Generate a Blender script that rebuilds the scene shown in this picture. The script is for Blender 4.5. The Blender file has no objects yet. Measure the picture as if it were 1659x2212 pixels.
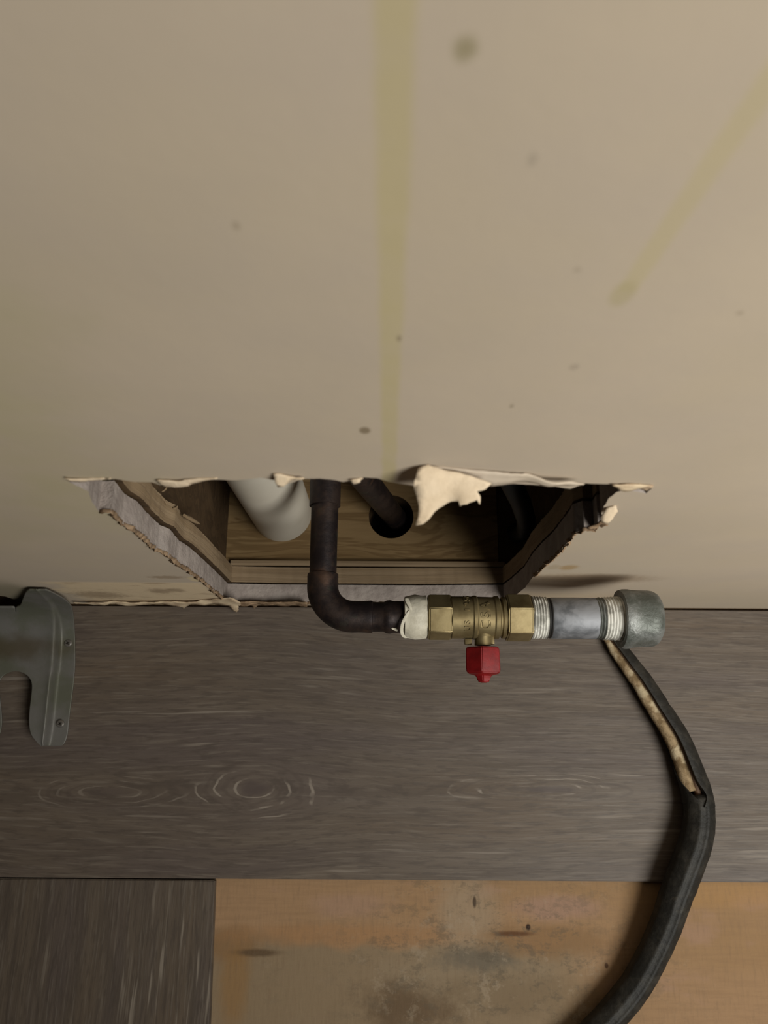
import bpy, bmesh, math, random
from mathutils import Vector, Matrix, noise as mnoise

scene = bpy.context.scene
R = math.radians
# ------------------------------------------------------------------ camera
CAM = Vector((0.0, -0.079, 0.54)); TILT = R(15.3); ROLL = R(0.4); F = 1661.0
cam_mat = Matrix.Rotation(TILT, 4, 'X') @ Matrix.Rotation(ROLL, 4, 'Z')
cd = bpy.data.cameras.new('camera'); cam = bpy.data.objects.new('camera', cd)
scene.collection.objects.link(cam)
cam.matrix_world = Matrix.Translation(CAM) @ cam_mat
cd.sensor_fit = 'VERTICAL'; cd.sensor_height = 36.0; cd.sensor_width = 27.0
cd.lens = F / 2212 * 36.0
cd.clip_start = 0.005; cd.clip_end = 50
cd.dof.use_dof = True; cd.dof.focus_distance = 0.43; cd.dof.aperture_fstop = 14.0
scene.camera = cam
# ------------------------------------------------------------------ world, lamps, exposure
w = bpy.data.worlds.new('world'); scene.world = w; w.use_nodes = True
bg = w.node_tree.nodes['Background']; bg.inputs[0].default_value = (1.0, 1.0, 0.95, 1); bg.inputs[1].default_value = 0.018
def lamp(name, loc, aim, size, power, col):
    ld = bpy.data.lights.new(name, 'AREA'); ld.shape = 'DISK'; ld.size = size; ld.energy = power; ld.color = col; ld.spread = R(120)
    o = bpy.data.objects.new(name, ld); scene.collection.objects.link(o); o.location = loc
    o.rotation_euler = (Vector(aim) - Vector(loc)).to_track_quat('-Z', 'Y').to_euler()
    return o
lamp('room_lamp', (0.54, -0.42, 0.82), (0.30, 0, 0.34), 0.52, 5.05, (1.0, 0.99, 0.93))
scene.view_settings.view_transform = 'Standard'; scene.view_settings.look = 'None'
scene.view_settings.exposure = 0.0; scene.view_settings.gamma = 1.0; scene.view_settings.use_curve_mapping = False

# ------------------------------------------------------------------ pixel -> point on a plane of the place
M3 = cam_mat.to_3x3()
def ray(px, py): return M3 @ Vector((px - 829.5, 1106 - py, -F))
def PZ(px, py, z=0.0):
    d = ray(px, py); return CAM + d * ((z - CAM.z) / d.z)
def PY(px, py, y=0.0):
    d = ray(px, py); return CAM + d * ((y - CAM.y) / d.y)

# ------------------------------------------------------------------ node helpers
class S:
    def __init__(s, nt, k): s.nt = nt; s.k = k
    def _m(s, op, *a):
        n = s.nt.nodes.new('ShaderNodeMath'); n.operation = op
        for i, v in enumerate((s,) + a):
            if isinstance(v, S): s.nt.links.new(v.k, n.inputs[i])
            else: n.inputs[i].default_value = v
        return S(s.nt, n.outputs[0])
    def __add__(s, o): return s._m('ADD', o)
    __radd__ = __add__
    def __sub__(s, o): return s._m('SUBTRACT', o)
    def __rsub__(s, o): return (s * -1.0) + o
    def __mul__(s, o): return s._m('MULTIPLY', o)
    __rmul__ = __mul__
    def __truediv__(s, o): return s._m('DIVIDE', o)
    def sin(s): return s._m('SINE')
    def abs(s): return s._m('ABSOLUTE')
    def sqrt(s): return s._m('SQRT')
    def min(s, o): return s._m('MINIMUM', o)
    def max(s, o): return s._m('MAXIMUM', o)
    def ss(s, a, b, lo=0.0, hi=1.0):       # smoothstep from a to b
        n = s.nt.nodes.new('ShaderNodeMapRange'); n.interpolation_type = 'SMOOTHSTEP'
        if a > b: a, b, lo, hi = b, a, hi, lo
        s.nt.links.new(s.k, n.inputs[0])
        for i, v in zip((1, 2, 3, 4), (a, b, lo, hi)): n.inputs[i].default_value = v
        return S(s.nt, n.outputs[0])
class Mat:
    def __init__(self, name, rough=0.6, metal=0.0, spec=0.5):
        self.m = bpy.data.materials.new(name); self.m.use_nodes = True
        self.nt = self.m.node_tree; self.b = self.nt.nodes['Principled BSDF']
        self.b.inputs['Roughness'].default_value = rough; self.b.inputs['Metallic'].default_value = metal
        self.b.inputs['Specular IOR Level'].default_value = spec
        tc = self.nt.nodes.new('ShaderNodeTexCoord'); self.co = tc.outputs['Object']
        sp = self.nt.nodes.new('ShaderNodeSeparateXYZ'); self.nt.links.new(self.co, sp.inputs[0])
        self.x, self.y, self.z = (S(self.nt, sp.outputs[i]) for i in range(3))
    def vec(self, x, y, z):
        n = self.nt.nodes.new('ShaderNodeCombineXYZ')
        for i, v in enumerate((x, y, z)):
            if isinstance(v, S): self.nt.links.new(v.k, n.inputs[i])
            else: n.inputs[i].default_value = v
        return n.outputs[0]
    def noise(self, scale, detail=3, rough=0.5, sc=(1, 1, 1), off=(0, 0, 0), dist=0.0):
        v = self.vec(self.x * sc[0] + off[0], self.y * sc[1] + off[1], self.z * sc[2] + off[2])
        return self.noise_at(v, scale, detail, rough, dist)
    def noise_at(self, v, scale, detail=3, rough=0.5, dist=0.0):
        n = self.nt.nodes.new('ShaderNodeTexNoise'); self.nt.links.new(v, n.inputs['Vector'])
        n.inputs['Scale'].default_value = scale; n.inputs['Detail'].default_value = detail
        n.inputs['Roughness'].default_value = rough; n.inputs['Distortion'].default_value = dist
        return S(self.nt, n.outputs[0])
    def mix(self, f, a, b):
        n = self.nt.nodes.new('ShaderNodeMix'); n.data_type = 'RGBA'
        for i, v in ((0, f), (6, a), (7, b)):
            if isinstance(v, S): self.nt.links.new(v.k, n.inputs[i])
            elif isinstance(v, (int, float)): n.inputs[i].default_value = v
            else: n.inputs[i].default_value = (*v, 1)
        return S(self.nt, n.outputs[2])
    def scaled(self, c, k):
        n = self.nt.nodes.new('ShaderNodeMix'); n.data_type = 'RGBA'; n.blend_type = 'MULTIPLY'
        n.inputs[0].default_value = 1; self.nt.links.new(c.k, n.inputs[6]); n.inputs[7].default_value = (*k, 1)
        return S(self.nt, n.outputs[2])
    def color(self, c):
        if isinstance(c, S): self.nt.links.new(c.k, self.b.inputs['Base Color'])
        else: self.b.inputs['Base Color'].default_value = (*c, 1)
    def rough(self, r): self.nt.links.new(r.k, self.b.inputs['Roughness'])
    def bump(self, h, dist, strength=1.0):
        n = self.nt.nodes.new('ShaderNodeBump'); n.inputs['Distance'].default_value = dist
        n.inputs['Strength'].default_value = strength
        self.nt.links.new(h.k, n.inputs['Height']); self.nt.links.new(n.outputs[0], self.b.inputs['Normal'])
    def blob(self, p, ax, rx, rz, soft=0.35, wob=None):      # ax: names of the two axes
        u = (getattr(self, ax[0]) - p[0]) / rx; v = (getattr(self, ax[1]) - p[1]) / rz
        d = (u * u + v * v).sqrt()
        if wob is not None: d = d + wob
        return d.ss(1.0 + soft, 1.0 - soft)
def sr(r, g, b):
    f = lambda c: (c / 255 / 12.92) if c < 10.3 else ((c / 255 + .055) / 1.055) ** 2.4
    return (f(r), f(g), f(b))

# ------------------------------------------------------------------ object helpers
def link(name, bm, mats, parent=None, smooth=False, angle=None):
    me = bpy.data.meshes.new(name); bmesh.ops.recalc_face_normals(bm, faces=bm.faces); bm.to_mesh(me); bm.free()
    for m in (mats if isinstance(mats, (list, tuple)) else [mats]): me.materials.append(m.m)
    if smooth:
        for p in me.polygons: p.use_smooth = True
        me.set_sharp_from_angle(angle=R(angle or 40))
    o = bpy.data.objects.new(name, me); scene.collection.objects.link(o)
    if parent is not None:
        o.parent = parent; o.matrix_parent_inverse = parent.matrix_world.inverted()
    return o
def empty(name, loc):
    o = bpy.data.objects.new(name, None); scene.collection.objects.link(o); o.location = loc
    o.empty_display_size = 0.02
    bpy.context.view_layer.update(); return o
def tag(o, label, cat=None, group=None, kind=None):
    if label: o['label'] = label
    if cat: o['category'] = cat
    if group: o['group'] = group
    if kind: o['kind'] = kind
    return o
def box(x0, x1, y0, y1, z0, z1, bevel=0.0, bm=None):
    bm = bm or bmesh.new()
    vs = [bm.verts.new((x, y, z)) for x in (x0, x1) for y in (y0, y1) for z in (z0, z1)]
    fs = [(0, 1, 3, 2), (4, 6, 7, 5), (0, 4, 5, 1), (2, 3, 7, 6), (0, 2, 6, 4), (1, 5, 7, 3)]
    for f in fs: bm.faces.new([vs[i] for i in f])
    if bevel: bmesh.ops.bevel(bm, geom=list(bm.edges), offset=bevel, segments=2, affect='EDGES', profile=0.6)
    return bm
def tube(pts, rads, seg=32, bm=None, caps=True, shape=None, up=Vector((0, 0, 1))):
    bm = bm or bmesh.new(); rings = []
    pts = [Vector(p) for p in pts]
    for i, p in enumerate(pts):
        t = (pts[min(i + 1, len(pts) - 1)] - pts[max(i - 1, 0)]).normalized()
        u = up - t * up.dot(t)
        if u.length < 1e-4: u = Vector((0, 1, 0)) - t * t.y
        u.normalize(); v = t.cross(u)
        r = rads[i] if isinstance(rads, (list, tuple)) else rads
        ring = []
        for k in range(seg):
            a = 2 * math.pi * k / seg
            q = r * (shape(a, i / (len(pts) - 1)) if shape else 1.0)
            ring.append(bm.verts.new(p + u * math.cos(a) * q + v * math.sin(a) * q))
        rings.append(ring)
    for a, b in zip(rings, rings[1:]):
        for k in range(seg): bm.faces.new((a[k], a[(k + 1) % seg], b[(k + 1) % seg], b[k]))
    if caps: bm.faces.new(rings[0][::-1]); bm.faces.new(rings[-1])
    return bm
def lathe(prof, c, axis='x', seg=48, bm=None, a0=0.0, wob=None):    # prof: (position along the axis, radius)
    bm = bm or bmesh.new(); rings = []
    for i, (s, r) in enumerate(prof):
        ring = []
        for k in range(seg):
            a = a0 + 2 * math.pi * k / seg; q = r + (wob(a, s) if wob else 0)
            if axis == 'x': p = (s, c[1] - q * math.cos(a), c[2] + q * math.sin(a))
            else: p = (c[0] + q * math.cos(a), s, c[2] + q * math.sin(a))
            ring.append(bm.verts.new(p))
        rings.append(ring)
    for a, b in zip(rings, rings[1:]):
        for k in range(seg): bm.faces.new((a[k], a[(k + 1) % seg], b[(k + 1) % seg], b[k]))
    bm.faces.new(rings[0][::-1]); bm.faces.new(rings[-1])
    return bm
def rough_line(pts, seed, amp, step, closed=False):
    """2-D polyline refined with ragged displacement"""
    rnd = random.Random(seed); out = []
    n = len(pts); rng = range(n if closed else n - 1)
    for i in rng:
        a = Vector(pts[i]); b = Vector(pts[(i + 1) % n]); L = (b - a).length
        k = max(1, int(L / step)); nrm = Vector((-(b - a).y, (b - a).x)).normalized() if L > 0 else Vector((0, 0))
        for j in range(k):
            p = a.lerp(b, j / k)
            f = mnoise.noise(Vector((p.x * 260, p.y * 260, seed))) * 0.9 + mnoise.noise(Vector((p.x * 900, p.y * 900, seed + 5))) * 0.7
            out.append(p + nrm * (f * amp + rnd.uniform(-.12, .12) * amp))
    if not closed: out.append(Vector(pts[-1]))
    return out
def slab(loops, depth_from, depth_to, plane='xz'):
    """solid board from an outer loop and holes (2-D), extruded through its thickness; edge faces take material 1"""
    bm = bmesh.new(); edges = []
    def v3(p, d): return (p[0], d, p[1]) if plane == 'xz' else (p[0], p[1], d)
    L0 = []
    for lp in loops:
        vs = [bm.verts.new(v3(p, depth_from)) for p in lp]; L0.append(vs)
        edges += [bm.edges.new((vs[i], vs[(i + 1) % len(vs)])) for i in range(len(vs))]
    bmesh.ops.triangle_fill(bm, edges=edges, use_beauty=True, use_dissolve=False)
    front = list(bm.faces)
    mp = {}
    for vs in L0:
        for v in vs:
            c = v.co.copy()
            if plane == 'xz': c.y = depth_to
            else: c.z = depth_to
            mp[v] = bm.verts.new(c)
    for f in front: bm.faces.new([mp[v] for v in reversed(f.verts)])
    for vs in L0:
        for i in range(len(vs)):
            a, b = vs[i], vs[(i + 1) % len(vs)]
            f = bm.faces.new((a, b, mp[b], mp[a])); f.material_index = 1
    return bm

# ------------------------------------------------------------------ materials
# wall paint ---------------------------------------------------------------
paint = Mat('wall_paint', 0.62, 0, 0.25)
big = paint.noise(5.5, 3, 0.55); mid = paint.noise(22, 4, 0.6, off=(3, 0, 1)); fine = paint.noise(150, 3, .6)
c = paint.mix(big.ss(.35, .68), (0.515, 0.425, 0.325), (0.475, 0.393, 0.288))
c = paint.mix(mid.ss(.3, .75) * 0.35, c, (0.43, 0.362, 0.305))
# yellowed area on the left
yl = (paint.x + paint.noise(14, 4, .6) * 0.12).ss(0.00, -0.05) * paint.noise(9, 3, .6, off=(0, 0, 4)).ss(.38, .62) * paint.z.ss(.12, .3)
c = paint.mix(yl * 0.6, c, (0.43, 0.38, 0.22))
def streak(a, b, w0, w1):
    A = PY(*a); B = PY(*b); ax, az, bx, bz = A.x, A.z, B.x, B.z
    t = (paint.z - bz) / (az - bz); cx = t * (ax - bx) + bx
    k = math.cos(math.atan2(ax - bx, az - bz))
    wv = paint.noise(60, 2, .5, off=(0, 0, 2)); hw = t * (w0 - w1) + w1
    d = ((paint.x - cx + (wv - .5) * 0.0015).abs() * k) / hw
    return d.ss(1.3, .55) * t.ss(-0.02, 0.03)
s1 = streak((855, -40), (840, 1060), 0.0026, 0.0024)
s2 = streak((1690, 135), (1350, 632), 0.0021, 0.0021)
stc = (0.46, 0.385, 0.21)
c = paint.mix(s1 * (paint.noise(45, 3, .6).ss(.2, .7) * .3 + .5), c, stc)
c = paint.mix(s2 * 0.5, c, stc)
def pspot(px, py, rx, ry, col, f, soft=.4, wob=0.0):
    global c
    p = PY(px, py); e = (PY(px + rx, py) - p).length; g = (PY(px, py + ry) - p).length
    wb = (paint.noise(400, 2, .5, off=(px * .1, 0, 0)) - .5) * wob if wob else None
    c = paint.mix(paint.blob((p.x, p.z), 'xz', e, g, soft, wb) * f, c, col)
pspot(1345, 635, 26, 25, (.40, .335, .19), .6)
pspot(1005, 104, 24, 27, (.27, .225, .125), .75, .6, .6)
pspot(788, 930, 12, 7, (.20, .15, .09), .85, .3)
pspot(862, 731, 5, 6, (.22, .17, .11), .7)
pspot(510, 488, 8, 9, (.28, .22, .15), .5, .6)
pspot(1150, 345, 10, 14, (.30, .25, .19), .45, .6)
pspot(1247, 583, 9, 4, (.30, .24, .17), .5)
pspot(1598, 676, 9, 4, (.30, .24, .17), .5)
pspot(1240, 793, 11, 6, (.32, .26, .2), .5)
pspot(1105, 877, 5, 4, (.25, .2, .14), .6)
pspot(1228, 1226, 19, 5, (.36, .23, .10), .75, .5, .8)
pspot(1195, 1225, 12, 5, (.33, .24, .13), .4, .5, .8)
pspot(1265, 1250, 125, 8, (.24, .165, .10), .78, .6, .5)
pspot(1200, 1290, 170, 9, (.52, .40, .26), .5, .6, .8)
# scraped band where a baseboard used to be, left of the hole
band = paint.z.ss(PY(250, 1257).z + .002, PY(250, 1260).z) * paint.x.ss(PY(500, 1280).x, PY(440, 1280).x) 
band = band * (paint.x + (paint.noise(30, 3, .6) - .5) * .06).ss(PY(110, 1275).x, PY(175, 1275).x)
c = paint.mix(band * .85, c, (.68, .53, .345))
bp = paint.noise(40, 4, .65, sc=(1, 1, 3), off=(7, 0, 0)).ss(.56, .66) * band
c = paint.mix(bp * .6, c, (.36, .255, .165))
for (px, py, rx, ry) in ((215, 1285, 62, 9), (345, 1277, 28, 7), (380, 1275, 22, 5), (360, 1247, 45, 4)):
    pspot(px, py, rx * .8, ry * .7, (.27, .19, .12), .65, .5, 1.6)
pspot(420, 1251, 12, 5, (.62, .50, .30), .8, .4, .8)
notch_shade = paint.z.ss(.11, .06) * paint.x.ss(PY(90, 1270).x, PY(30, 1270).x)  # shading on the wall above the corner notch, painted into the colour
c = paint.mix(notch_shade * .6, c, (.12, .11, .06))
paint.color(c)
paint.bump(mid * .5 + fine * .25 + band * paint.noise(120, 4, .6), 0.0006, .35)

gyp = Mat('gypsum', 0.85, 0, .15)
g = gyp.noise(70, 5, .65); c = gyp.mix(g.ss(.3, .7), (.37, .315, .28), (.27, .225, .20))
c = gyp.mix(gyp.noise(24, 3, .6, off=(2, 1, 0)).ss(.55, .7) * .4, c, (.42, .37, .335))
gyp.color(c); gyp.bump(gyp.noise(300, 4, .6) + g, .0012, .7)
kraft = Mat('torn_kraft_paper', .9, 0, .1)
kraft.color(kraft.mix(kraft.noise(220, 3, .6).ss(.35, .65), (.33, .225, .14), (.17, .11, .065)))
cream = Mat('torn_cream_paper', .85, 0, .15)
cream.color(cream.mix(cream.noise(90, 4, .6).ss(.3, .7), (.66, .53, .38), (.55, .43, .295)))
cream.bump(cream.noise(250, 3, .6), .0008, .5)
scrapm = Mat('torn_wall_paper', .85, 0, .15)
scrapm.color(scrapm.mix(scrapm.noise(110, 4, .65).ss(.35, .65), (.62, .49, .33), (.40, .29, .19)))
def wood(name, a, b, dark, sc, rough=.75, kx=.4, wp=.05, ds=.6):
    m = Mat(name, rough, 0, .2)
    warp = m.noise(9, 2, .5) * wp
    v = m.vec(m.x * sc[0] + warp, m.y * sc[1] + warp * 3, m.z * sc[2] + warp * 2)
    n = m.noise_at(v, 6, 4, .6, ds)
    c = m.mix(n.ss(.35, .65), a, b)
    r = (n * 40).sin().ss(.2, 1) * kx
    c = m.mix(r, c, dark)
    m.color(c); m.bump(n * 2 + m.noise_at(v, 60, 3, .6), .0006, .5)
    return m
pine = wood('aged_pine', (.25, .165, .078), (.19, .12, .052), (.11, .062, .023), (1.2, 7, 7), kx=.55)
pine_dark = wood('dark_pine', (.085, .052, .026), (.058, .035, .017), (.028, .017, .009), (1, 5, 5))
ply = wood('cut_plywood', (.29, .21, .13), (.23, .16, .092), (.15, .10, .06), (.5, 28, 1), kx=.35, wp=.0, ds=.0)

# plank ---------------------------------------------------------------------
def plank_mat(name, along='x', knots=(), base=((.168, .138, .113), (.128, .103, .084)), light=(.31, .275, .24), seed=0.0, lines=1.0, tone=(.69, .65, .605)):
    m = Mat(name, .5, 0, .3)
    X, Y = (m.x, m.y) if along == 'x' else (m.y, m.x)
    wx = m.noise_at(m.vec(X * 5, Y * 9, seed + .3), 1, 3, .5) - .5
    Yw = Y + wx * .012
    # knots push the grain sideways
    for (kx, ky, sx, sy, st) in knots:
        g = ((X - kx) / (sx * 2.4)); g = ((g * g + 1.0)._m('POWER', -1.0))
        s = (Y - ky) / sy; Yw = Yw - g * (s / ((s * s + 1.0).sqrt())) * sy * .55
    n1 = m.noise_at(m.vec(X * 9, Yw * 160, seed), 1, 4, .6)
    n2 = m.noise_at(m.vec(X * 30, Yw * 700, seed + 2), 1, 3, .6)
    n3 = m.noise_at(m.vec(X * 4, Yw * 26, seed + 4), 1, 3, .55)
    c = m.mix(n1.ss(.34, .66), base[0], base[1])
    c = m.mix(n3.ss(.45, .72) * .5, c, (.118, .096, .098))
    c = m.mix(n3.ss(.5, .3) * .45, c, (.172, .128, .09))
    c = m.mix(n2.ss(.50, .70) * .5, c, (.24, .21, .18))
    c = m.mix(m.noise_at(m.vec(X * 55, Yw * 420, seed + 31), 1, 3, .65).ss(.52, .36) * .5, c, (.085, .068, .058))
    # broken pale limed streaks
    l1 = m.noise_at(m.vec(X * 14, Yw * 250, seed + 7), 1, 2, .5).ss(.60, .70)
    l1 = l1 * m.noise_at(m.vec(X * 7, Y * 20, seed + 9), 1, 2, .5).ss(.46, .62)
    c = m.mix(l1 * .75 * lines, c, light)
    brk = m.noise_at(m.vec(X * 34, Y * 60, seed + 11), 1, 3, .6).ss(.47, .62)
    for (kx, ky, sx, sy, st) in knots:
        u = (X - kx) / sx; v = (Y - ky) / sy
        d = (u * u + v * v).sqrt() + (m.noise_at(m.vec(X * 18, Y * 34, seed + 13), 1, 3, .55) - .5) * 1.1
        core = d.ss(.55, .2); c = m.mix(core * (.6 * st), c, (.088, .068, .068))
        rg = (d * 15.0).sin().ss(.80, .99) * d.ss(1.75, 1.35) * d.ss(.3, .42) * brk
        c = m.mix(rg * (1.0 * lines * st), c, light)
        dk = (d * 15.0 + 3.0).sin().ss(.6, 1.0) * d.ss(1.7, 1.2) * d.ss(.3, .45)
        c = m.mix(dk * .35, c, (.1, .078, .068))
    c = m.scaled(c, tone)
    m.color(c); m.rough(n1 * .25 + .40); m.bump(n1 + n2 * .7, .0005, .4)
    return m
def K(px, py, rx, ry, st=1.0):
    p = PZ(px, py); return (p.x, p.y, PZ(px + rx, py).x - p.x, p.y - PZ(px, py + ry).y, st)
plank = plank_mat('grey_plank', 'x', [K(548, 1703, 88, 48), K(1170, 1706, 150, 22, 1.1), K(240, 1712, 120, 26, .5)])
plank2 = plank_mat('grey_plank_crosswise', 'y', [], base=((.165, .133, .105), (.118, .094, .075)), light=(.30, .262, .222), seed=21.0, lines=1.4, tone=(.60, .57, .53))
edge_m = Mat('plank_bevel', .5); edge_m.color((.19, .16, .138))

# subfloor ------------------------------------------------------------------
sub = Mat('subfloor_plywood', .8, 0, .15)
n = sub.noise(3.0, 4, .6, sc=(1, 4, 1)); gr = sub.noise(8, 4, .65, sc=(4, 45, 1)); cr = sub.noise(8, 3, .6, sc=(60, 9, 1))
c = sub.mix(n.ss(.35, .65), (.44, .285, .17), (.39, .25, .135))
c = sub.mix(gr.ss(.4, .7) * .4, c, (.33, .21, .125))
c = sub.mix(sub.noise(22, 3, .6, sc=(1, 2, 1), off=(3, 3, 0)).ss(.56, .72) * .45, c, (.46, .30, .235))
wv = sub.noise(13, 3, .6, sc=(1, .2, 1)) - .5
yb = PZ(800, 2030, -.006).y
low = (sub.y + wv * .05).ss(yb + .003, yb - .003) * sub.x.ss(PZ(1330, 2050, -.006).x, PZ(1180, 2050, -.006).x)
c = sub.mix(low * .85, c, (.30, .235, .16))
def sspot(px, py, rx, ry, col, f, soft=.5, wob=1.2):
    global c
    p = PZ(px, py, -.006); e = PZ(px + rx, py, -.006).x - p.x; g = p.y - PZ(px, py + ry, -.006).y
    wb = (sub.noise(48, 6, .75, off=(px * .03, 0, 0)) - .5) * wob
    c = sub.mix((sub.blob((p.x, p.y), 'xy', e, g, soft, wb) * (f * 1.15)).min(1.0), c, col)
sspot(1010, 1985, 60, 95, (.40, .31, .22), .7)
sspot(1000, 2110, 150, 60, (.34, .27, .19), .6, .6, 2)
sspot(1030, 2070, 90, 26, (.16, .145, .12), .65, .6, 3)
sspot(880, 2180, 95, 50, (.155, .105, .065), .75, .7, 3)
sspot(1110, 2150, 130, 40, (.22, .16, .10), .45, .7, 3)
sspot(500, 2040, 60, 36, (.30, .165, .07), .55)
sspot(505, 2130, 30, 90, (.34, .20, .085), .6)
sspot(560, 2058, 45, 7, (.13, .085, .05), .75, .6, 1.6)
sspot(720, 2020, 240, 22, (.42, .235, .115), .5)
sspot(1180, 2030, 130, 36, (.30, .18, .09), .65, .5, 1.5)
sspot(1110, 2017, 40, 6, (.13, .06, .03), .75, .5, 1.0)
sspot(1141, 2003, 5, 7, (.04, .02, .015), .9, .4, .3)
sspot(1025, 1948, 4, 12, (.08, .055, .04), .8, .4, .6)
sspot(1310, 2086, 4, 6, (.1, .05, .03), .8, .4, .4)
sspot(1200, 1960, 90, 26, (.43, .28, .225), .6)
sspot(760, 1955, 80, 26, (.44, .29, .22), .5)
sspot(1560, 1930, 160, 30, (.47, .28, .12), .5)
c = sub.mix(cr.ss(.45, .8) * .3, c, (.24, .165, .11))
gm = sub.blob((PZ(1060, 2080, -.006).x, PZ(1060, 2080, -.006).y), 'xy', .09, .045, .7, (sub.noise(18, 3, .6) - .5) * 2)
c = sub.mix(sub.noise(70, 6, .8, sc=(1, 1.6, 1)).ss(.50, .62) * gm * .6, c, (.15, .125, .095))
c = sub.mix(sub.noise(60, 6, .8, off=(5, 5, 0)).ss(.54, .66) * gm * .5, c, (.46, .38, .29))
c = sub.scaled(c, (.70, .67, .62))
sub.color(c); sub.bump(gr + cr * .6, .0006, .5)

# metals, plastics ----------------------------------------------------------
copper = Mat('darkened_copper', .42, .55, .5)
n = copper.noise(90, 4, .65)
cc = copper.mix(n.ss(.4, .65), (.019, .013, .013), (.037, .023, .018))
cc = copper.mix(copper.noise(55, 3, .6, off=(4, 0, 0)).ss(.58, .72) * .6, cc, (.10, .052, .03))
cc = copper.mix(copper.noise(70, 3, .6, off=(9, 2, 0)).ss(.62, .75) * .35, cc, (.03, .045, .03))
copper.color(cc); copper.rough(n * .4 + .3); copper.bump(copper.noise(180, 3, .6), .0005, .5)
brass = Mat('brass', .34, .7, .4)
n = brass.noise(80, 4, .6)
brass.color(brass.mix(n.ss(.35, .7), (.25, .195, .098), (.165, .122, .056)))
brass.rough(brass.noise(120, 3, .6, off=(3, 0, 0)) * .25 + .36); brass.bump(brass.noise(250, 3, .6), .00012, .4)
galv = Mat('galvanised_steel', .4, .5, .35)
n = galv.noise(95, 3, .6, off=(1, 0, 3), dist=.4)
cc = galv.mix(n.ss(.4, .62), (.14, .145, .155), (.26, .265, .28))
galv.color(galv.mix(galv.noise(60, 4, .6, off=(5, 0, 0)).ss(.6, .75) * .5, cc, (.16, .16, .15)))
galv.rough(n * .3 + .45); galv.bump(galv.noise(160, 3, .5), .0006, .45)
capm = Mat('grey_cast_iron', .45, .4, .5)
n = capm.noise(75, 4, .62, off=(2, 5, 0))
cc = capm.mix(n.ss(.38, .64), (.085, .092, .08), (.19, .195, .185))
capm.color(cc); capm.rough(capm.noise(120, 3, .6) * .5 + .25); capm.bump(capm.noise(200, 4, .65), .0011, .6)
tape = Mat('white_thread_tape', .55, 0, .4)
tape.color(tape.mix(tape.noise(120, 3, .6).ss(.35, .7), (.60, .555, .45), (.44, .40, .31))); tape.bump(tape.noise(230, 3, .6), .0007, .6)
threadm = Mat('taped_thread', .6, 0, .4)
threadm.color(threadm.mix(threadm.noise(160, 4, .65).ss(.42, .66), (.60, .585, .53), (.30, .29, .255)))
black = Mat('black_rubber', .5, 0, .4); black.color((.012, .011, .010))
red = Mat('red_plastic', .5, 0, .25)
red.color(red.mix(red.noise(200, 3, .6).ss(.3, .7), (.20, .006, .007), (.14, .004, .005))); red.bump(red.noise(500, 3, .6), .0002, .4)
pvc = Mat('white_pvc', .38, 0, .45); pvc.color(pvc.mix(pvc.noise(30, 3).ss(.3, .7), (.58, .535, .455), (.52, .475, .395)))
sheath = Mat('black_cable_sheath', .58, 0, .28)
n = sheath.noise(110, 4, .65)
cc = sheath.mix(n.ss(.42, .68), (.012, .011, .009), (.028, .025, .020))
sheath.color(sheath.mix(sheath.noise(60, 4, .7, off=(4, 0, 0)).ss(.58, .72) * .5, cc, (.055, .047, .034)))
sheath.bump(sheath.noise(300, 4, .6), .0007, .6)
jute = Mat('tan_jute_filler', .9, 0, .1)
cc = jute.mix(jute.noise(130, 4, .65).ss(.38, .62), (.33, .24, .14), (.17, .115, .06))
jute.color(jute.mix(jute.noise(65, 3, .6, off=(2, 0, 0)).ss(.54, .64), cc, (.46, .37, .24))); jute.bump(jute.noise(400, 4, .6), .001, .7)
brownw = Mat('brown_wire', .6); brownw.color((.11, .058, .028))
bluec = Mat('blue_black_cable', .5); bluec.color((.005, .007, .008)); bluec.b.inputs['Specular IOR Level'].default_value = .15
brk_m = Mat('olive_grey_steel', .5, .2, .35)
n = brk_m.noise(28, 4, .6)
cc = brk_m.mix(n.ss(.38, .62), (.105, .105, .078), (.14, .132, .12))
p0 = PZ(20, 1400, .012)
rb = brk_m.blob((p0.x - .02, p0.y), 'xy', .055, .008, .6, (brk_m.noise(60, 4, .6) - .5) * 1.4)
cc = brk_m.mix(rb * .75, cc, (.07, .052, .028))
cc = brk_m.mix(brk_m.noise(70, 4, .7, off=(3, 3, 3)).ss(.6, .75) * .4, cc, (.10, .095, .07))
brk_m.color(cc); brk_m.bump(brk_m.noise(200, 3, .6), .0004, .4)
screwm = Mat('dull_steel_screw', .4, .7); screwm.color((.22, .20, .18))
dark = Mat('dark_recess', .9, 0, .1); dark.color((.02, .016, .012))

# ------------------------------------------------------------------ structure
# subfloor
bm = box(-1.6, 1.6, -1.8, 0.02, -.026, -.006)
tag(link('floor', bm, sub), 'bare orange and grey stained plywood subfloor along the bottom', None, None, 'structure')

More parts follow.
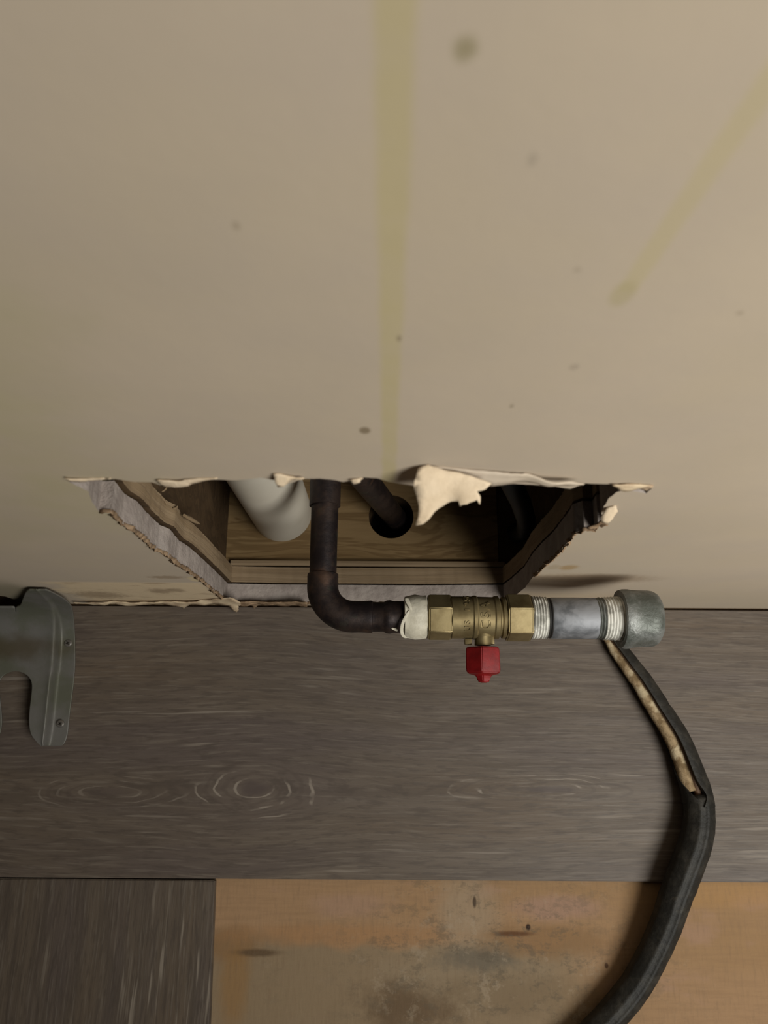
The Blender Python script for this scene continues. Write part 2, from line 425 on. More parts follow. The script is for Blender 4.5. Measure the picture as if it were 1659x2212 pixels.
# hole outline on the wall face, measured on the photograph
hole_px = [(140, 1031), (152, 1043), (172, 1052), (190, 1062), (200, 1086), (214, 1106), (240, 1105), (262, 1130), (288, 1143), (312, 1166),
           (340, 1189), (362, 1197), (383, 1219), (402, 1229), (430, 1250), (462, 1276), (490, 1300), (600, 1302), (900, 1304),
           (1088, 1303), (1105, 1292), (1134, 1270), (1152, 1245), (1172, 1225), (1195, 1206), (1212, 1188), (1231, 1166), (1241, 1151), (1262, 1144),
           (1283, 1145), (1292, 1133), (1313, 1131), (1318, 1113), (1299, 1119), (1300, 1104), (1316, 1075), (1332, 1063), (1352, 1058),
           (1396, 1066), (1411, 1052), (1340, 1047), (1265, 1044), (1232, 1056), (1180, 1049), (1110, 1045), (1050, 1050),
           (960, 1052), (900, 1050), (872, 1046), (845, 1042), (815, 1033), (785, 1031), (765, 1037), (742, 1041), (725, 1037), (690, 1034),
           (655, 1034), (630, 1043), (608, 1049), (598, 1038), (562, 1032), (510, 1038), (472, 1036), (430, 1038), (385, 1045), (352, 1050),
           (328, 1042), (290, 1041), (250, 1035), (205, 1038), (175, 1037)]
hole = [Vector((p.x, p.z)) for p in (PY(*q) for q in hole_px)]
hole_r = rough_line(hole, 3, .00035, .0016, True)
nx = PY(46, 1300).x; nz = PY(20, 1287).z
outer = [(-1.6, nz), (nx - .004, nz), (nx, nz - .003), (nx, .001), (1.6, .001), (1.6, 1.7), (-1.6, 1.7)]
outer = [Vector(p) for p in outer]
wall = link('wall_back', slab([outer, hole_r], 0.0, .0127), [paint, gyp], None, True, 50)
tag(wall, 'beige painted wallboard with a ragged rectangular hole above the floor', None, None, 'structure')
# wooden board behind the gypsum, same cut
inner = rough_line([Vector((p.x * .985 + .001, p.y + (.0012 if p.y < .1 else .002))) for p in hole], 9, .00045, .002, True)
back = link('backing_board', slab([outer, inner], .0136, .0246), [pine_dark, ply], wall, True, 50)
back['label'] = 'rough cut wooden backing board behind the gypsum'

# cavity
xl = PZ(488, 1200, .016).x; xr = .0975
zc = .016
hc = PZ(845, 1116, zc); hr = .0158
circ = [(hc.x + hr * math.cos(a), hc.y + hr * math.sin(a)) for a in [2 * math.pi * k / 48 for k in range(48)]]
xs = PZ(1076, 1180, zc).x
rect = [(xl - .06, .0256), (xs, .0256), (xs, .114), (xl - .06, .114)]
sp = link('sole_plate', slab([rect, circ], zc, -.022, 'xy'), [pine, pine_dark])
tag(sp, 'yellow pine bottom plate with a round drilled hole inside the wall opening', 'board')
bm = box(xs + .0006, xr + .06, .0256, .114, -.022, zc - .0006)
tag(link('sole_plate', bm, pine_dark), 'short dark end of the bottom plate at the right of the wall opening', 'board')
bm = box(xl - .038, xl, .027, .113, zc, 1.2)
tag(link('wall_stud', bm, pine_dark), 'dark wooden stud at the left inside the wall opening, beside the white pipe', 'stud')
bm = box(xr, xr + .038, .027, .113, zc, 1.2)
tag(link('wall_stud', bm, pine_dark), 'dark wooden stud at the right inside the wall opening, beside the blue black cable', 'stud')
bm = box(-1.6, 1.6, .115, .127, -.03, 1.7)
tag(link('wall_rear', bm, gyp), 'far side of the wall cavity', None, None, 'structure')
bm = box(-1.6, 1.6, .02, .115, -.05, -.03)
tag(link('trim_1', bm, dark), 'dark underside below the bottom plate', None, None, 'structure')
# joint line between the wood layers at the foot of the opening (thin strip)
a = PY(505, 1250, .025)
bm = box(xl + .004, xs + .004, .0250, .0285, zc, zc + .0035, .0006)
tag(link('wood_strip', bm, ply), 'thin pale wood strip along the front edge of the pine plate', 'strip')

# ------------------------------------------------------------------ torn paper on the wall
rnd = random.Random(5)
def sheet(poly_px, tilt, hinge_px, mat, name, label, amp=.0006, thick=.0005, seed=1, curl=0.0, push=0.0006):
    """a torn flap: outline from the photo laid on a plane hinged on the wall and leaning out"""
    H = PY(*hinge_px); nrm = Vector((0, -math.cos(tilt), math.sin(tilt)))
    O = Vector((H.x, -push, H.z)); ex = Vector((1, 0, 0)); ey = nrm.cross(ex)
    pl = []
    for q in poly_px:
        d = ray(*q); t = (O - CAM).dot(nrm) / d.dot(nrm); P = CAM + d * t - O
        pl.append(Vector((P.dot(ex), P.dot(ey))))
    pl = rough_line(pl, seed, amp, .0012, True)
    bm = bmesh.new(); vs = [bm.verts.new((p.x, p.y, 0)) for p in pl]
    es = [bm.edges.new((vs[i], vs[(i + 1) % len(vs)])) for i in range(len(vs))]
    bmesh.ops.triangle_fill(bm, edges=es, use_beauty=True)
    bmesh.ops.subdivide_edges(bm, edges=[e for e in bm.edges if e.calc_length() > .003], cuts=2)
    bmesh.ops.triangulate(bm, faces=bm.faces)
    for v in bm.verts:
        x, y = v.co.x, v.co.y
        h = mnoise.noise(Vector((x * 90, y * 90, seed))) * .0022 * (1 if abs(y) > .002 else .3)
        v.co = O + ex * x + ey * y + nrm * (h + curl * y * y)
        if v.co.y > -.0003 and mat is not gyp: v.co.y = min(v.co.y, -.0003)
    o = link(name, bm, mat, wall, True, 60)
    md = o.modifiers.new('thickness', 'SOLIDIFY'); md.thickness = thick; md.offset = 0
    if label: o['label'] = label
    return o
flap = [(903, 1012), (925, 1003), (950, 1012), (985, 1020), (1020, 1032), (1062, 1046), (1048, 1060), (1030, 1062), (1038, 1072), (1036, 1088),
        (1030, 1078), (992, 1091), (990, 1080), (975, 1083), (958, 1091), (938, 1102), (926, 1118), (914, 1127), (897, 1132), (903, 1112),
        (906, 1090), (899, 1068), (895, 1050), (897, 1028)]
sheet(flap, R(48), (930, 1003), cream, 'torn_paper', 'cream torn paper flap curling out from the top edge of the hole', .0004, seed=2, curl=4)
lip = [(925, 1003), (1000, 1013), (1120, 1025), (1225, 1040), (1262, 1045), (1225, 1049), (1160, 1044), (1060, 1046), (990, 1022)]
sheet(lip, R(14), (1100, 1015), paint, 'torn_edge', 'painted lip bulging out along the top right of the hole', .0003, seed=4)
sheet([(1322, 1046), (1370, 1046), (1411, 1051), (1408, 1058), (1396, 1066), (1380, 1058), (1352, 1059), (1335, 1054)], R(8), (1370, 1046), scrapm, 'torn_paper', None, .0006, seed=41, push=.0007)
sheet([(590, 1022), (606, 1022), (640, 1033), (658, 1034), (630, 1040), (612, 1051), (600, 1052), (594, 1040)], R(35), (610, 1024), cream, 'torn_paper', None, .0006, seed=7)
sheet([(338, 1037), (385, 1038), (430, 1033), (470, 1033), (428, 1041), (385, 1048), (350, 1052)], R(12), (420, 1034), cream, 'torn_paper', None, .0004, seed=8)
sheet([(756, 1036), (772, 1034), (785, 1030), (778, 1042), (764, 1046)], R(40), (770, 1033), cream, 'torn_paper', None, .0004, seed=12)
sheet([(1297, 1118), (1310, 1098), (1330, 1085), (1335, 1104), (1322, 1120), (1312, 1131), (1300, 1128)], R(30), (1318, 1095), cream, 'torn_paper', None, .0006, seed=14)
sheet([(1268, 1144), (1290, 1131), (1300, 1122), (1318, 1116), (1314, 1132), (1300, 1132), (1284, 1148)], R(10), (1290, 1125), kraft, 'torn_paper', 'brown torn kraft paper', .0006, seed=15)
sheet([(140, 1031), (152, 1034), (200, 1035), (240, 1034), (200, 1039), (170, 1041), (150, 1038)], R(8), (170, 1032), cream, 'torn_paper', None, .0004, seed=16)
# ragged scraps over the joint of wall and floor
scr = [(158, 1304), (250, 1303), (330, 1303), (420, 1301), (497, 1292), (520, 1302), (512, 1322), (494, 1311), (470, 1308), (410, 1309), (396, 1317), (380, 1309), (300, 1309), (240, 1306), (200, 1310), (160, 1307)]
scr = [(x, y - 2) for x, y in scr]
sheet(scr, R(6), (330, 1292), scrapm, 'torn_paper', None, .0008, seed=20, push=.0006)
sheet([(520, 1300), (600, 1301), (664, 1300), (664, 1307), (600, 1309), (560, 1308), (548, 1316), (540, 1308), (505, 1311)], R(4), (600, 1299), kraft, 'torn_paper', 'brown torn kraft paper', .0008, seed=22, push=.0008)
# brown fringe of kraft paper along the cut at the left, right and foot
def fringe(idx, seed, w=.0016, out=1):
    pts = rough_line([hole[i] for i in idx], seed, .0010, .0011); bm = bmesh.new(); prev = None
    for i, p in enumerate(pts):
        q = pts[min(i + 1, len(pts) - 1)]; a = pts[max(i - 1, 0)]; t = (q - a)
        nrm = Vector((-t.y, t.x)).normalized() * out
        ww = w * (.35 + 1.1 * abs(mnoise.noise(Vector((p.x * 330, p.y * 330, seed)))) * 2)
        y = -.0004 - abs(mnoise.noise(Vector((p.x * 500, p.y * 500, seed + 3)))) * .0022
        cur = [bm.verts.new((p.x - nrm.x * ww * .6, .0002 + .0006, p.y - nrm.y * ww * .6)),
               bm.verts.new((p.x, y, p.y)), bm.verts.new((p.x + nrm.x * ww, -.0003, p.y + nrm.y * ww))]
        if prev:
            for k in range(2): bm.faces.new((prev[k], prev[k + 1], cur[k + 1], cur[k]))
        prev = cur
    o = link('torn_fringe', bm, kraft, wall, True, 70)
    md = o.modifiers.new('thickness', 'SOLIDIFY'); md.thickness = .0004
    o['label'] = 'brown torn kraft paper fringe'
    return o
fringe(range(5, 17), 31, .0015, -1)
fringe(range(16, 20), 33, .0010, -1)
fringe(range(22, 32), 35, .0010, -1)
# a few hanging wood splinters on the left cut of the backing board
def splinter(a, b, r, mat, par, name='splinter'):
    pts = [Vector(a).lerp(Vector(b), t) + Vector((0, 0, -.004 * t * (1 - t))) for t in (0, .25, .5, .75, 1)]
    return link(name, tube(pts, [r * .7, r, r, r * .7, r * .2], 6), mat, par, True, 80)
for (p, q, r) in (((398, 1113), (432, 1132), .0012), ((350, 1062), (362, 1048), .0005), ((375, 1098), (384, 1092), .0005), ((360, 1090), (352, 1076), .0004)):
    A = PY(*p, .022); B = PY(*q, .024); splinter(A, B, r, ply, wall)

# ------------------------------------------------------------------ planks
yb = PZ(830, 1901, 0).y
bm = box(-1.3, 1.3, yb, -.0012, -.006, 0, .0007)
for f in bm.faces: f.material_index = 1 if abs(f.normal.z) < .95 and f.calc_center_median().z > -.003 else 0
tag(link('floor_plank', bm, [plank, edge_m]), 'long grey brown wood look plank with knots laid along the wall', 'floor plank')
a = PZ(464, 1905, 0); d = (PZ(452, 2212, 0) - a).normalized(); nrm = Vector((-d.y, d.x, 0))
if nrm.x > 0: nrm = -nrm
bm = bmesh.new(); p0 = Vector((a.x, yb - .0008, 0)); Wd = .178; Lg = .9
c4 = [p0, p0 + d * Lg, p0 + d * Lg + nrm * Wd, Vector((p0.x + nrm.x * Wd, yb - .0008, 0))]
vt = [bm.verts.new((v.x, v.y, 0)) for v in c4]; vb = [bm.verts.new((v.x, v.y, -.006)) for v in c4]
bm.faces.new(vt); bm.faces.new(vb[::-1])
for i in range(4): bm.faces.new((vt[i], vb[i], vb[(i + 1) % 4], vt[(i + 1) % 4]))
bmesh.ops.bevel(bm, geom=list(bm.edges), offset=.0006, segments=2, affect='EDGES')
bm.normal_update()
for f in bm.faces: f.material_index = 1 if abs(f.normal.z) < .95 and f.calc_center_median().z > -.003 else 0
tag(link('floor_plank', bm, [plank2, edge_m]), 'short grey brown plank turned crosswise at the lower left, its grain running away from the wall', 'floor plank')

# ------------------------------------------------------------------ pipes inside the wall
pc = PZ(610, 1108, zc)
bm = lathe([(0, 1)], (0, 0, 0)) if False else tube([(pc.x, pc.y, zc + .0005), (pc.x, pc.y, .3), (pc.x, pc.y, .7)], .0208, 64)
tag(link('drain_pipe', bm, pvc, None, True), 'thick white plastic pipe standing inside the wall opening', 'pipe')
A = PZ(849, 1112, zc); B = PZ(788, 1036, .11); dv = (B - A)
bm = tube([A - dv * .45, A, B, A + dv * 3.2], .0078, 32)
o = link('copper_riser', bm, copper, None, True); tag(o, 'dark leaning pipe that passes through the round hole in the pine plate', 'pipe')
pts = [(-.02, .06, .7), (.02, .05, .4), (.045, .040, .24), (.0615, .037, .18), (.074, .0365, .14), (.083, .036, .106), (.089, .038, .07), (.091, .045, .03), (.091, .05, zc + .0055)]
bm = tube(pts, .0056, 20)
tag(link('wall_cable', bm, bluec, None, True), 'blue black cable hanging at the right inside the wall opening', 'cable')

# ------------------------------------------------------------------ gas stub: copper pipe, valve, nipple, cap
Z0 = .13
asm = empty('gas_pipe_stub', PZ(695, 1333, Z0))
tag(asm, 'capped pipe stub with brass valve coming out of the wall opening above the planks', 'pipe fitting')
AX = PZ(1040, 1334, Z0); ay = AX.y
def X(px): return PZ(px, 1334, Z0).x
def Yp(py, px=695): return PZ(px, py, Z0).y
x0 = X(695)
# straight run out of the wall
ys = [(.106, .0084), (Yp(1093), .0086), (Yp(1090), .0085), (Yp(1088), .0075), (Yp(1240), .0073)]
# fitting collar inside the wall then pipe
rise = [((x0, .093, .9), .0073), ((x0, .093, Z0 + .032), .0073), ((x0, .093, Z0 + .031), .0084)]
rise += [((x0, .093 - .014 * (1 - math.cos(a)), Z0 + .014 * (1 - math.sin(a))), .0085) for a in [math.pi * k / 16 for k in range(9)]]
rise += [((x0, y, Z0), r) for y, r in ys[1:]]
bm = tube([p for p, r in rise], [r for p, r in rise], 40, up=Vector((1, 0, 0)))
link('pipe', bm, copper, asm, True, 35)
# elbow with sockets
bend = .0165; pts = []; rr = []
for y, r in ((Yp(1238), .0073), (Yp(1240), .0082), (Yp(1246), .0084), (Yp(1256), .0083)): pts.append((x0, y, Z0)); rr.append(r)
cy = ay + bend; cx = x0 + bend
for k in range(0, 13):
    a = math.pi * k / 24
    pts.append((cx - bend * math.cos(a), cy - bend * math.sin(a), Z0)); rr.append(.0084)
for px, r in ((775, .0083), (790, .0084), (800, .0086), (804, .0085), (806, .0077)): pts.append((X(px), ay, Z0)); rr.append(r)
link('elbow', tube(pts, rr, 40), copper, asm, True, 35)
bm = lathe([(X(px), r) for px, r in ((804, .0079), (828, .0078), (831, .0082), (835, .0087), (842, .0089), (850, .0084), (868, .0085), (900, .0085))], (0, ay, Z0))
link('adapter', bm, copper, asm, True, 35)
# tape
rn = random.Random(3)
def wob(a, s): return mnoise.noise(Vector((math.cos(a) * 2, math.sin(a) * 2, s * 400))) * .0009
prof = [(X(872), .0088), (X(874), .0108), (X(884), .0113), (X(896), .0117), (X(910), .0116), (X(920), .0113), (X(922), .0100)]
tp = link('thread_tape', lathe(prof, (0, ay, Z0), wob=wob, seg=64), tape, asm, True, 50); tp['label'] = 'white thread tape wrapped before the valve'
# loose loop of tape: a flat ribbon
def ribbon(path, width_dir, w, mat, par, name):
    bm = bmesh.new(); prev = None
    for i, (p, ww) in enumerate(path):
        p = Vector(p); wd = Vector(width_dir).normalized() * w * ww
        cur = [bm.verts.new(p - wd), bm.verts.new(p + wd)]
        if prev: bm.faces.new((prev[0], prev[1], cur[1], cur[0]))
        prev = cur
    o = link(name, bm, mat, par, True, 80)
    s = o.modifiers.new('s', 'SUBSURF'); s.levels = 2; s.render_levels = 2
    md = o.modifiers.new('t', 'SOLIDIFY'); md.thickness = .0003; md.offset = 0
    return o
zt = Z0 + .0112
lp = [((884, 1318), .6), ((878, 1328), .9), ((872, 1340), 1), ((868, 1352), 1), ((867, 1364), .9), ((870, 1374), .8), ((878, 1379), .7), ((885, 1376), .5)]
ribbon([(PZ(x, y, zt - max(0, y - 1345) * .00011), k) for (x, y), k in lp], (1, .35, 0), .0010, tape, tp, 'loose_strand')
ribbon([(PZ(878, 1291, zt - .001), 1), (PZ(880, 1300, zt), 1), (PZ(886, 1310, zt + .0005), .7), (PZ(888, 1318, zt + .0005), .4)], (1, 0, 0), .0012, tape, tp, 'loose_strand')
ribbon([(PZ(845, 1357, zt - .005), .5), (PZ(852, 1359, zt - .005), 1), (PZ(860, 1362, zt - .005), 1)], (0, 1, 0), .0007, tape, tp, 'loose_strand')

# valve
vb_prof = [(X(973), .0112), (X(975), .0117), (X(1018), .0117), (X(1021), .0122), (X(1027), .0122), (X(1030), .0116), (X(1064), .0114), (X(1067), .0119), (X(1075), .0120), (X(1078), .0106),
           (X(1081), .0106), (X(1083), .0115), (X(1089), .0116), (X(1092), .0108)]
vb_prof = [(s, r * .955) for s, r in vb_prof]
valve = link('valve_body', lathe(vb_prof, (0, ay, Z0), seg=64), brass, asm, True, 30); valve['label'] = 'brass ball valve body'
def hexnut(xa, xb, rad, name):
    bm = lathe([(xa, rad * .95), (xa + .0008, rad), (xb - .0008, rad), (xb, rad * .95)], (0, ay, Z0), seg=6, a0=R(45))
    bmesh.ops.bevel(bm, geom=[e for e in bm.edges], offset=.0005, segments=2, affect='EDGES')
    return link(name, bm, brass, valve, True, 25)
hexnut(X(923), X(976), .0123, 'hex_end'); hexnut(X(1091), X(1147), .0127, 'hex_end')
# raised lettering on the barrel
def barrel_text(txt, px, size, R0, a_start, spacing):
    bm_all = bmesh.new(); dg = bpy.context.evaluated_depsgraph_get()
    for i, ch in enumerate(txt):
        if ch == ' ': continue
        cu = bpy.data.curves.new('glyph', 'FONT'); cu.body = ch; cu.size = size; cu.extrude = .0006; cu.align_x = 'CENTER'; cu.align_y = 'CENTER'; cu.offset = size * .012
        ob = bpy.data.objects.new('glyph', cu); scene.collection.objects.link(ob)
        bpy.context.view_layer.update(); dg = bpy.context.evaluated_depsgraph_get()
        me = bpy.data.meshes.new_from_object(ob.evaluated_get(dg)); b2 = bmesh.new(); b2.from_mesh(me)
        for v in b2.verts:
            lx, ly, lz = v.co
            # reading direction runs up over the barrel, letter tops to the left
            a = a_start + i * spacing + lx / R0
            r = R0 + lz
            v.co = (X(px) - ly, ay - r * math.cos(a), Z0 + r * math.sin(a))
        b2.to_mesh(me); bm_all.from_mesh(me); b2.free(); bpy.data.objects.remove(ob)
        bpy.data.meshes.remove(me); bpy.data.curves.remove(cu)
    return link('lettering', bm_all, brass, valve)
barrel_text('CSA', 1045, .0072, .0108, R(62), R(27))
barrel_text('US 125G', 1006, .0042, .0110, R(52), R(17))
# stem, stop lugs and red handle, pointing away from the wall
hx = X(1041)
bm = lathe([(ay - .006, .0052), (ay - .0105, .0052), (Yp(1368), .0046), (Yp(1376), .0042), (Yp(1392), .0044)], (hx, 0, Z0 + .001), 'y', 32)
link('stem', bm, brass, valve, True, 35)
bm = box(X(1002), X(1018), Yp(1391), Yp(1378), Z0 - .001, Z0 + .002, .0007); link('stop_lug', bm, brass, valve, True)
bm = box(X(1056), X(1066), Yp(1390), Yp(1368), Z0 - .002, Z0 + .002, .0007); link('stop_lug', bm, brass, valve, True)
yA, yB = Yp(1396), Yp(1447)
bm = lathe([(yA, .0090), (yA - .0006, .0099), (yB + .0004, .0101), (yB - .0012, .0094), (yB - .0022, .0050), (yB - .0030, .0042), (yB - .0052, .0036), (yB - .0060, .0022)], (hx, 0, Z0), 'y', 6, a0=R(40))
bmesh.ops.bevel(bm, geom=[e for e in bm.edges], offset=.00045, segments=2, affect='EDGES')
hd = link('handle', bm, red, valve, True, 28); hd['label'] = 'red six-sided valve knob'

# white taped threads, nipple, cap
def threads(pa, pb, r0, r1, pitch_px):
    prof = []; n = int((pb - pa) / (pitch_px / 2))
    for i in range(n + 1):
        t = i / n; prof.append((X(pa + (pb - pa) * t), r0 + (r1 - r0) * t + (.00035 if i % 2 else -.0002)))
    return prof
def wob2(a, s): return mnoise.noise(Vector((math.cos(a) * 3, math.sin(a) * 3, s * 700))) * .00035
t1 = link('taped_thread', lathe(threads(1146, 1178, .0112, .0109, 5.5), (0, ay, Z0), wob=wob2, seg=64), threadm, asm, True, 30); t1['label'] = 'white taped pipe thread beside the valve'
bm = lathe([(X(1176), .0106), (X(1179), .0110), (X(1183), .0104), (X(1186), .0108), (X(1190), .0104)], (0, ay, Z0)); ring = link('dark_thread', bm, black, asm, True, 30)
npl = link('nipple', lathe([(X(1187), .0105), (X(1190), .0109), (X(1240), .0110), (X(1284), .0109), (X(1288), .0105)], (0, ay, Z0), seg=64), galv, asm, True, 35); npl['label'] = 'galvanised pipe nipple'
bm = lathe([(X(1246), .0112), (X(1256), .0112)], (0, ay, Z0), seg=10)
bm.free()
bm = lathe(threads(1284, 1300, .0107, .0109, 6), (0, ay, Z0), wob=wob2, seg=64); link('dark_thread', bm, capm, asm, True, 30)
t2 = link('taped_thread', lathe(threads(1298, 1345, .0109, .0116, 6), (0, ay, Z0), wob=wob2, seg=64), threadm, asm, True, 30); t2['label'] = 'white taped pipe thread beside the end cap'
def wob3(a, s): return mnoise.noise(Vector((math.cos(a) * 1.5, math.sin(a) * 1.5, s * 120))) * .0007
bm = lathe([(X(1338), .0118), (X(1336), .0138), (X(1338), .0152), (X(1346), .0158), (X(1356), .0157), (X(1364), .0152), (X(1380), .0151), (X(1400), .0150), (X(1408), .0146), (X(1415), .0136), (X(1420), .0118), (X(1422), .008), (X(1422.5), .002)], (0, ay, Z0), seg=64, wob=wob3)
cap = link('end_cap', bm, capm, asm, True, 45); cap['label'] = 'dull grey iron end cap'

# ------------------------------------------------------------------ split black cable on the planks
cen = [(1282, 1338, 24), (1305, 1362, 30), (1334, 1402, 40), (1360, 1438, 44), (1388, 1476, 47), (1424, 1534, 50), (1460, 1592, 53), (1484, 1650, 56), (1503, 1706, 60), (1510, 1750, 63), (1508, 1790, 65),
       (1500, 1826, 66), (1486, 1865, 66), (1472, 1902, 66), (1456, 1945, 64), (1441, 1990, 62), (1420, 2040, 61), (1396, 2088, 60), (1368, 2135, 60), (1330, 2182, 59), (1290, 2225, 58), (1235, 2280, 58), (1170, 2335, 58)]
def zpath(i, rad):
    base = -.0052 * min(1, max(0, (i - 14) / 4))
    lift = .0015 * math.sin(math.pi * min(1, max(0, (i - 2) / 15)))
    return base + rad + .0006 + lift
P = []
for i, (x, y, wd) in enumerate(cen):
    rad = wd / 2 / F * .52; z = zpath(i, rad); P.append((PZ(x, y, z), rad))
def resample(P, k=4):
    out = []
    for i in range(len(P) - 1):
        p0 = P[max(i - 1, 0)]; p1 = P[i]; p2 = P[i + 1]; p3 = P[min(i + 2, len(P) - 1)]
        for j in range(k):
            t = j / k
            q = .5 * ((2 * p1[0]) + (p2[0] - p0[0]) * t + (2 * p0[0] - 5 * p1[0] + 4 * p2[0] - p3[0]) * t * t + (3 * p1[0] - p0[0] - 3 * p2[0] + p3[0]) * t ** 3)
            out.append((q, p1[1] + (p2[1] - p1[1]) * t))
    out.append(P[-1]); return out
cb = empty('split_cable', (P[12][0].x, P[12][0].y, 0))
tag(cb, 'black rubber cable slit open with tan filler showing, curving over the planks', 'cable')
FP = resample(P, 5); isplit = 5 * 8 + 2
def flutes(a, t):
    # a = 0 looks up; two raised ribs and a groove between them along the top
    d = (a + math.pi) % (2 * math.pi) - math.pi
    return 1 + .07 * math.exp(-((d - .28) / .10) ** 2) + .07 * math.exp(-((d + .25) / .10) ** 2) - .04 * math.exp(-((d) / .12) ** 2) + .03 * math.exp(-((abs(d) - 1.1) / .12) ** 2)
def wr(i): return 1 + .035 * mnoise.noise(Vector((i * .5, 2, 0)))
low = FP[isplit - 1:]
link('sheath', tube([p for p, r in low], [r * wr(i) * (.97 if i else .8) for i, (p, r) in enumerate(low)], 48, shape=flutes), sheath, cb, True, 60)
# opened half: a C-shaped shell on the right, closing into the full sheath, with the filler lying in it
def cshell(pts, a0f, a1f, name, mat, thick=.24, par=None, seg=18):
    bm = bmesh.new(); prev = None; n = len(pts)
    for i, (p, r) in enumerate(pts):
        t = (pts[min(i + 1, n - 1)][0] - pts[max(i - 1, 0)][0]).normalized(); u = Vector((0, 0, 1)) - t * t.z; u.normalize(); v = t.cross(u)
        s = i / (n - 1); a0 = a0f(s); a1 = a1f(s); ring = []
        rr = r * (1 + .05 * mnoise.noise(Vector((i * .7, 5, 0))))
        for k in range(seg + 1):
            a = a0 + (a1 - a0) * k / seg; ring.append(bm.verts.new(p + (u * math.cos(a) + v * math.sin(a)) * rr * (1.03 + (.05 if k in (0, 1) else 0))))
        for k in range(seg, -1, -1):
            a = a0 + (a1 - a0) * k / seg; ring.append(bm.verts.new(p + (u * math.cos(a) + v * math.sin(a)) * rr * (1 - thick)))
        if prev:
            m = len(ring)
            for k in range(m): bm.faces.new((prev[k], prev[(k + 1) % m], ring[(k + 1) % m], ring[k]))
        else: bm.faces.new(ring[::-1])
        prev = ring
    bm.faces.new(prev)
    return link(name, bm, mat, par, True, 50)
upp = FP[:isplit + 3]
t_ = (upp[10][0] - upp[8][0]).normalized(); v_ = t_.cross(Vector((0, 0, 1)))
sgn = 1 if v_.x > 0 else -1          # which angle sign faces right
def A0(s): return -sgn * (.12 + (.0 if s < .85 else -(s - .85) * 0)) + sgn * (.35 * math.exp(-((s - .94) / .05) ** 2))
def A1(s): return sgn * (math.pi + .1 + (1.2 * max(0, (s - .9) / .1)))
cshell(upp, A0, A1, 'sheath', sheath, .30, cb)
lft = FP[isplit - 12:isplit + 2]
cshell(lft, lambda s: -sgn * math.pi, lambda s: -sgn * (2.3 - 2.2 * s ** 1.5), 'sheath_lip', sheath, .10, cb)
def off(pts, du, dv, k, lo=0, hi=None):
    out = []; n = len(pts)
    for i, (p, r) in enumerate(pts):
        t = (pts[min(i + 1, n - 1)][0] - pts[max(i - 1, 0)][0]).normalized(); u = Vector((0, 0, 1)) - t * t.z; u.normalize(); v = t.cross(u) * sgn
        out.append((p + u * r * du + v * r * dv, r * k * (1 + .15 * mnoise.noise(Vector((i * .9, 1, k))))))
    return out[lo:hi]
fl = off(upp, .10, -.48, .50, 0, isplit - 1)
fl = [(p, r * (min(1, .25 + i / 14))) for i, (p, r) in enumerate(fl)]
o = link('filler', tube([p for p, r in fl], [r for p, r in fl], 20), jute, cb, True, 70); o['label'] = 'tan fibrous filler showing in the slit'
fl = off(upp, .32, -.02, .26, 4, isplit + 2)
o = link('wire', tube([p for p, r in fl], [r for p, r in fl], 16), brownw, cb, True, 70); o['label'] = 'brown inner wire'

# ------------------------------------------------------------------ metal bracket at the left
rows = []   # (py, inner, ridge, valley, outer, z_plate, z_flange)
MX = 33
spec = [(1275, 62, 78, 88, 100, .075, .074), (1279, 56, 84, 96, 110, .071, .070), (1290, 51, 94, 108, 132, .056, .054), (1300, 47, 104, 117, 147, .043, .040), (1310, 44, 110, 124, 154, .034, .030),
        (1311, MX - 1, 110, 124, 154, .033, .029), (1325, MX, 115, 129, 158, .024, .017), (1345, MX, 118, 132, 160, .018, .008), (1370, MX, 118, 133, 161, .015, .0035), (1400, MX, 116, 132, 162, .013, .0012),
        (1430, MX, 114, 130, 162, .012, .0012), (1449, MX, 112, 128, 161, .012, .0012), (1451, 44, 111, 127, 161, .012, .0012), (1456, 56, 110, 126, 160, .012, .0012), (1464, 64, 108, 125, 160, .012, .0012), (1475, 69, 107, 124, 159, .012, .0012),
        (1490, 69, 105, 122, 157, .012, .0012), (1520, 65, 102, 119, 153, .012, .0012), (1550, 62, 99, 116, 149, .0118, .0012), (1575, 63, 96, 113, 147, .0115, .0012), (1590, 68, 94, 111, 145, .011, .0012), (1604, 80, 92, 108, 140, .0105, .0012), (1611, 88, 91, 106, 134, .0100, .0012)]
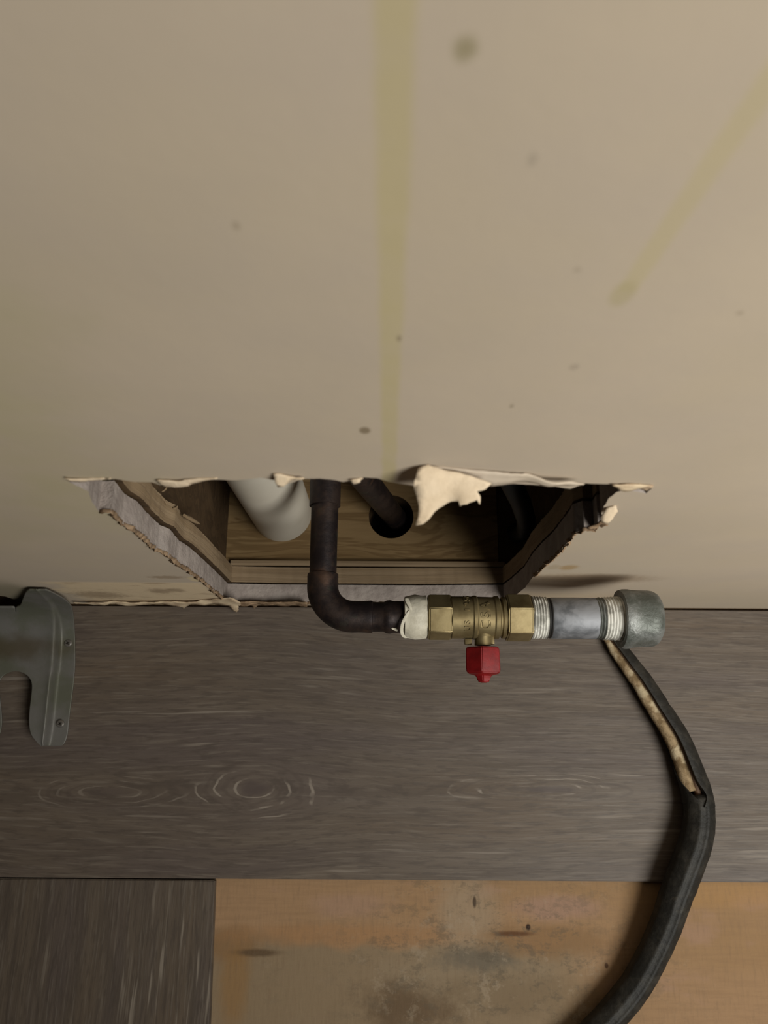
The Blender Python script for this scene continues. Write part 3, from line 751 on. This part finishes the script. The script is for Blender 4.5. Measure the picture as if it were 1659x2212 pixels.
def brow(s, mirror):
    py, xi, rg, va, ou, zp, zf = s; out = []
    cols = [(xi + (rg - xi) * t, zp + .0012 * (t ** 6)) for t in (0, .15, .35, .55, .75, .9, 1)]
    cols += [(rg + (va - rg) * .3, zp - (zp - zf) * .15), (rg + (va - rg) * .7, zp - (zp - zf) * .8), (va, zf)]
    cols += [(va + (ou - va) * t, zf) for t in (.2, .5, .8, 1)]
    for x, z in cols:
        if mirror: x = 2 * MX - x
        out.append(PZ(x, py, z))
    return out
bm = bmesh.new()
for mirror in (False, True):
    prev = None
    for s in spec:
        if mirror and s[0] < 1311: continue
        if mirror: s = (s[0], min(s[1], s[1]) , *s[2:])
        cur = [bm.verts.new(v) for v in brow(s, mirror)]
        if prev:
            for k in range(len(cur) - 1): bm.faces.new((prev[k], prev[k + 1], cur[k + 1], cur[k]))
        prev = cur
bmesh.ops.remove_doubles(bm, verts=bm.verts, dist=.00012)
br = empty('metal_bracket', PZ(100, 1440, 0))
tag(br, 'olive grey pressed metal bracket with an arched cutout screwed to the plank at the left', 'bracket')
o = link('plate', bm, brk_m, br, True, 60)
s = o.modifiers.new('s', 'SUBSURF'); s.levels = 2; s.render_levels = 2
md = o.modifiers.new('t', 'SOLIDIFY'); md.thickness = .0010; md.offset = -1
def screw(px, py, z):
    p = PZ(px, py, z); bm = bmesh.new()
    tmp = [(0, .0026), (.0008, .0026), (.0014, .0020), (.0015, .0012)]
    rings = [[bm.verts.new((p.x + r * math.cos(a), p.y + r * math.sin(a), p.z - .0006 + h)) for a in [2 * math.pi * k / 24 for k in range(24)]] for h, r in tmp]
    for a, b in zip(rings, rings[1:]):
        for k in range(24): bm.faces.new((a[k], a[(k + 1) % 24], b[(k + 1) % 24], b[k]))
    bm.faces.new(rings[-1]); bm.faces.new(rings[0][::-1])
    sc = link('screw', bm, screwm, br, True, 30)
    b2 = bmesh.new(); z1 = p.z + .0008
    box(p.x - .0013, p.x + .0013, p.y - .0003, p.y + .0003, z1, z1 + .0002, 0, b2); box(p.x - .0003, p.x + .0003, p.y - .0013, p.y + .0013, z1, z1 + .0002, 0, b2)
    bmesh.ops.rotate(b2, verts=b2.verts, cent=p, matrix=Matrix.Rotation(R(30), 3, 'Z'))
    r_ = link('cross_recess', b2, dark, sc)
screw(147, 1389, .0025); screw(130, 1563, .0022)
